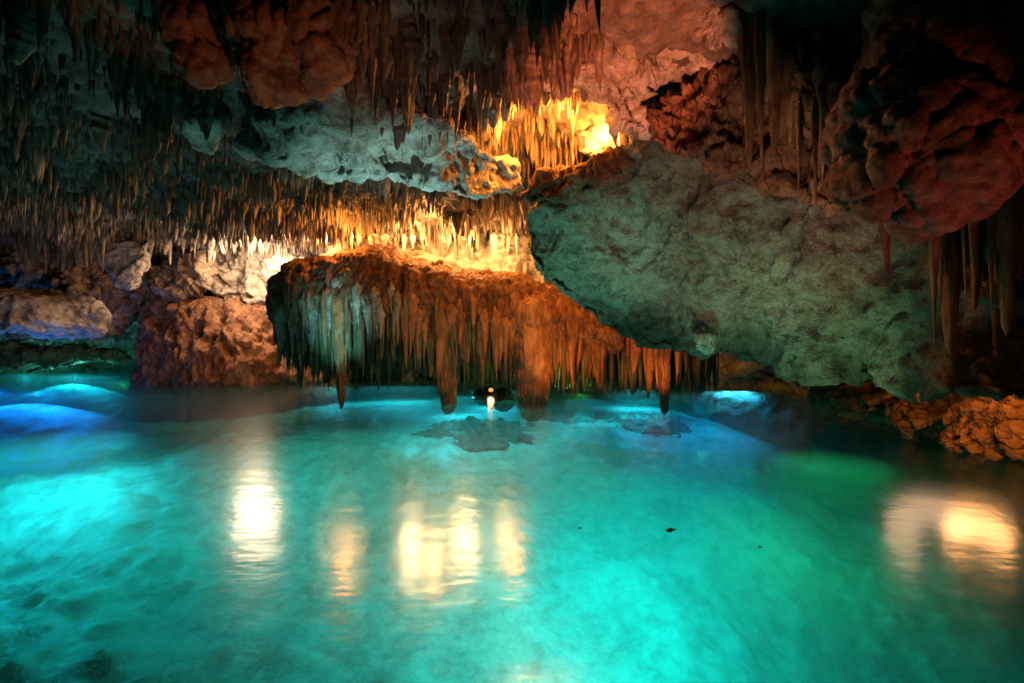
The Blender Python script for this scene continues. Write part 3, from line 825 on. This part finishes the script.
# underwater lamps washing the pool bed
def under(x, y, z, c, w, sx=1.2, sy=None, rx=0.):
    l = bpy.data.lights.new('underwater_light', 'AREA'); l.color = c; l.energy = w; l.shape = 'ELLIPSE'; l.size = sx; l.size_y = sy or sx
    o = bpy.data.objects.new('underwater_light', l); COL.objects.link(o); o.location = (x, y, z); o.rotation_euler = (rx, 0, 0)
for a in ((-7.2, 7.8, -.25, (.3, .97, .95), 230, 2.4), (-4.9, 6.4, -.3, TEAL, 35, 2.5), (1.3, 5.1, -.3, (.02, 1., .84), 170, 2.8), (.9, 3.3, -.3, TEAL, 60, 2.), (-1.3, 5.6, -.3, TEAL, 38, 3.), (-3.6, 7., -.3, TEAL, 34, 3.), (4.3, 6.9, -.3, (.02, 1., .30), 62, 1.4),
          (.6, 7.8, -.2, TEAL, 52, 4.), (-3.0, 8.8, -.2, TEAL, 42, 4.), (3.0, 8.6, -.2, (.02, .7, .85), 30, 3.), (-.5, 10.8, -.15, (.03, .85, .85), 70, 4.), (4.0, 11., -.2, (.04, .45, .9), 60, 3.)):
    under(*a)
under(-13., 13.9, -.08, (.05, .28, 1.), 200, 4., .8)
under(-17.3, 20.3, -.08, CYAN, 160, 3.5, .6)
# small lamps standing in the shallows
def shallow(x, y, z, c, w):
    l = bpy.data.lights.new('underwater_light', 'POINT'); l.color = c; l.energy = w; l.shadow_soft_size = .06
    o = bpy.data.objects.new('underwater_light', l); COL.objects.link(o); o.location = (x, y, z)
for k_, (cx, cy, rx, ry) in enumerate(SHOALS):
    c_ = (.1, .5, 1.) if cx > 5 else CYAN
    under(cx, cy, -.07, c_, (70, 60, 40, 60, 30, 22, 70, 30)[k_], rx*1.7, ry*1.5)
for a in ((-1.1, 9.2, -.22, CYAN, 16),
          (-12.4, 13.6, -.15, (.04, .22, 1.), 60), (-14.4, 14.4, -.15, (.04, .22, 1.), 50), (-17.5, 20.5, -.2, CYAN, 120), (-19.5, 20.5, -.2, CYAN, 90)):
    shallow(*a)
# underwater lamps aimed up at the rock, and added fill for the ceiling
def up(x, y, tgt, c, w, ang):
    spot((x, y, -.15), tgt, c, w, ang, .1, 1.)
up(-1.2, 6.2, at(400, 140, 8), (.52, .95, .92), 820, 54)
up(.6, 6.9, at(590, 250, 8.6), (.30, 1., .72), 340, 56)
up(2.2, 6.0, at(720, 290, 8.), (.36, 1., .6), 165, 70)
up(3.4, 5.6, at(820, 310, 7), (.5, 1., .45), 115, 80)
up(-3.8, 10., at(345, 300, 12), (.25, .9, .95), 220, 44)
up(-3.0, 7.6, at(340, 295, 12), (.45, .95, .95), 480, 26)
up(-12.5, 16.5, at(70, 345, 19), (.4, 1., .35), 160, 120)
up(1.8, 12.6, at(560, 350, 12.5), (.5, 1., .15), 260, 140)
up(-5., 6.5, at(120, 150, 7), (.62, .85, .85), 75, 95)  # added dim cool fill over the left ceiling field
up(-7.5, 9., at(60, 200, 12), (.8, .72, .6), 75, 90)  # added dim warm fill for the far left stalactites

# ------------------------------------------------------------------ small lit lamp on the rock behind the curtain, and tiny fish
def cyl(r, l, seg=20, r2=None):
    import bmesh
    bm = bmesh.new(); bmesh.ops.create_cone(bm, cap_ends=True, segments=seg, radius1=r, radius2=r if r2 is None else r2, depth=l)
    bmesh.ops.bevel(bm, geom=[e for e in bm.edges if len(e.link_faces) == 2 and e.calc_face_angle() > 1], offset=.006, segments=2, affect='EDGES')
    me = bpy.data.meshes.new('c'); bm.to_mesh(me); bm.free(); return me
mt = bpy.data.materials.new('dark_lamp_metal'); mt.use_nodes = True
nz_ = nd(mt.node_tree, 'ShaderNodeTexNoise'); nz_.inputs['Scale'].default_value = 30; rp = nd(mt.node_tree, 'ShaderNodeValToRGB')
rp.color_ramp.elements[0].color = (.03, .03, .03, 1); rp.color_ramp.elements[1].color = (.10, .08, .06, 1)
mt.node_tree.links.new(nz_.outputs['Fac'], rp.inputs[0]); mt.node_tree.links.new(rp.outputs[0], mt.node_tree.nodes['Principled BSDF'].inputs['Base Color'])
p = at(491, 388, 12.5)
body('lamp_rock', ellips([((p[0]-.05, 12.75, -.1), (.4, .26, .24)), ((p[0]+.3, 12.8, -.15), (.3, .3, .3))]), .025, rugged(.06, 3, 161, .02), M['shore'], 'small dark rock at the waterline carrying a warm lamp', 'rock')
fl = bpy.data.objects.new('flood_lamp', None); COL.objects.link(fl); fl.location = p; fl.rotation_euler = (0, 0, 0)
tag(fl, 'small warm flood lamp glowing at the waterline behind the stalactite curtain', 'lamp')
rotm = Matrix.Rotation(math.radians(125), 4, 'X')
h = cyl(.06, .12, 24, .08); h.transform(rotm); link('housing', h, mt, fl)
g = cyl(.06, .02, 24); g.transform(Matrix.Translation((0, 0, .075))); g.transform(rotm); link('lens', g, emis('lamp_glass', (1, .42, .10), 1.1), fl)
g = cyl(.02, .5, 12); g.transform(Matrix.Translation((0, .02, -.30))); link('stem', g, mt, fl)
spot(tuple(p+np.array([0, -.18, -.02])), tuple(p+np.array([0, -2, -.6])), WARM, 6, 150)
fm = rock_mat('fish_scales', (.03, .035, .03), (.06, .07, .06), (.12, .12, .10), scale=20, bump=.1)
for px, py, dz, ln, lab in ((671, 530, -.10, .08, 'tiny dark fish near the surface right of centre'), (580, 528, -.12, .035, 'tiny dark speck of a fish in the bright water at centre'), (760, 547, -.12, .04, 'tiny dark fish in the water farthest right')):
    d = (CAMH-dz)*F/(py-HY); x = (px-HX)/F*d
    n, sg_ = 16, 10; V = []; 
    for a_ in range(n):
        t = a_/(n-1); w_ = .17*math.sin(math.pi*min(1, t*1.12+.04))**.7 if t < .86 else .02
        hgt = w_*1.25 if t < .86 else .03+(t-.86)*1.1
        for b_ in range(sg_):
            an = 2*math.pi*b_/sg_; V.append(((t-.5)*ln, w_*.6*math.cos(an)*ln, hgt*math.sin(an)*ln))
    Q_ = [(a_*sg_+b_, a_*sg_+(b_+1) % sg_, (a_+1)*sg_+(b_+1) % sg_, (a_+1)*sg_+b_) for a_ in range(n-1) for b_ in range(sg_)]
    Q_ += [tuple(range(sg_))[::-1], tuple(range((n-1)*sg_, n*sg_))]
    o = link('fish', mk_mesh('fish', V, Q_), fm, None, (x, d, dz)); o.rotation_euler = (0, 0, .3); tag(o, lab, 'fish', 'tiny fish near the surface')

# ------------------------------------------------------------------ camera, world, render
w = bpy.data.worlds.new('World'); scene.world = w; w.use_nodes = True
w.node_tree.nodes['Background'].inputs[0].default_value = (.3, .45, .6, 1)
w.node_tree.nodes['Background'].inputs[1].default_value = .002
cam = bpy.data.cameras.new('camera'); cam.lens = 18; cam.sensor_width = 36; cam.clip_end = 200; cam.clip_start = .05
co = bpy.data.objects.new('camera', cam); COL.objects.link(co); co.location = (0, 0, CAMH); co.rotation_euler = (math.pi/2, 0, 0); scene.camera = co
scene.view_settings.view_transform = 'Standard'; scene.view_settings.look = 'None'; scene.view_settings.exposure = 0; scene.view_settings.gamma = 1
cy = scene.cycles
cy.use_denoising = True; cy.use_adaptive_sampling = True; cy.adaptive_threshold = .02; cy.max_bounces = 5; cy.diffuse_bounces = 2; cy.glossy_bounces = 2; cy.transparent_max_bounces = 8; cy.volume_bounces = 0
cy.sample_clamp_indirect = 4; cy.caustics_reflective = False; cy.caustics_refractive = False
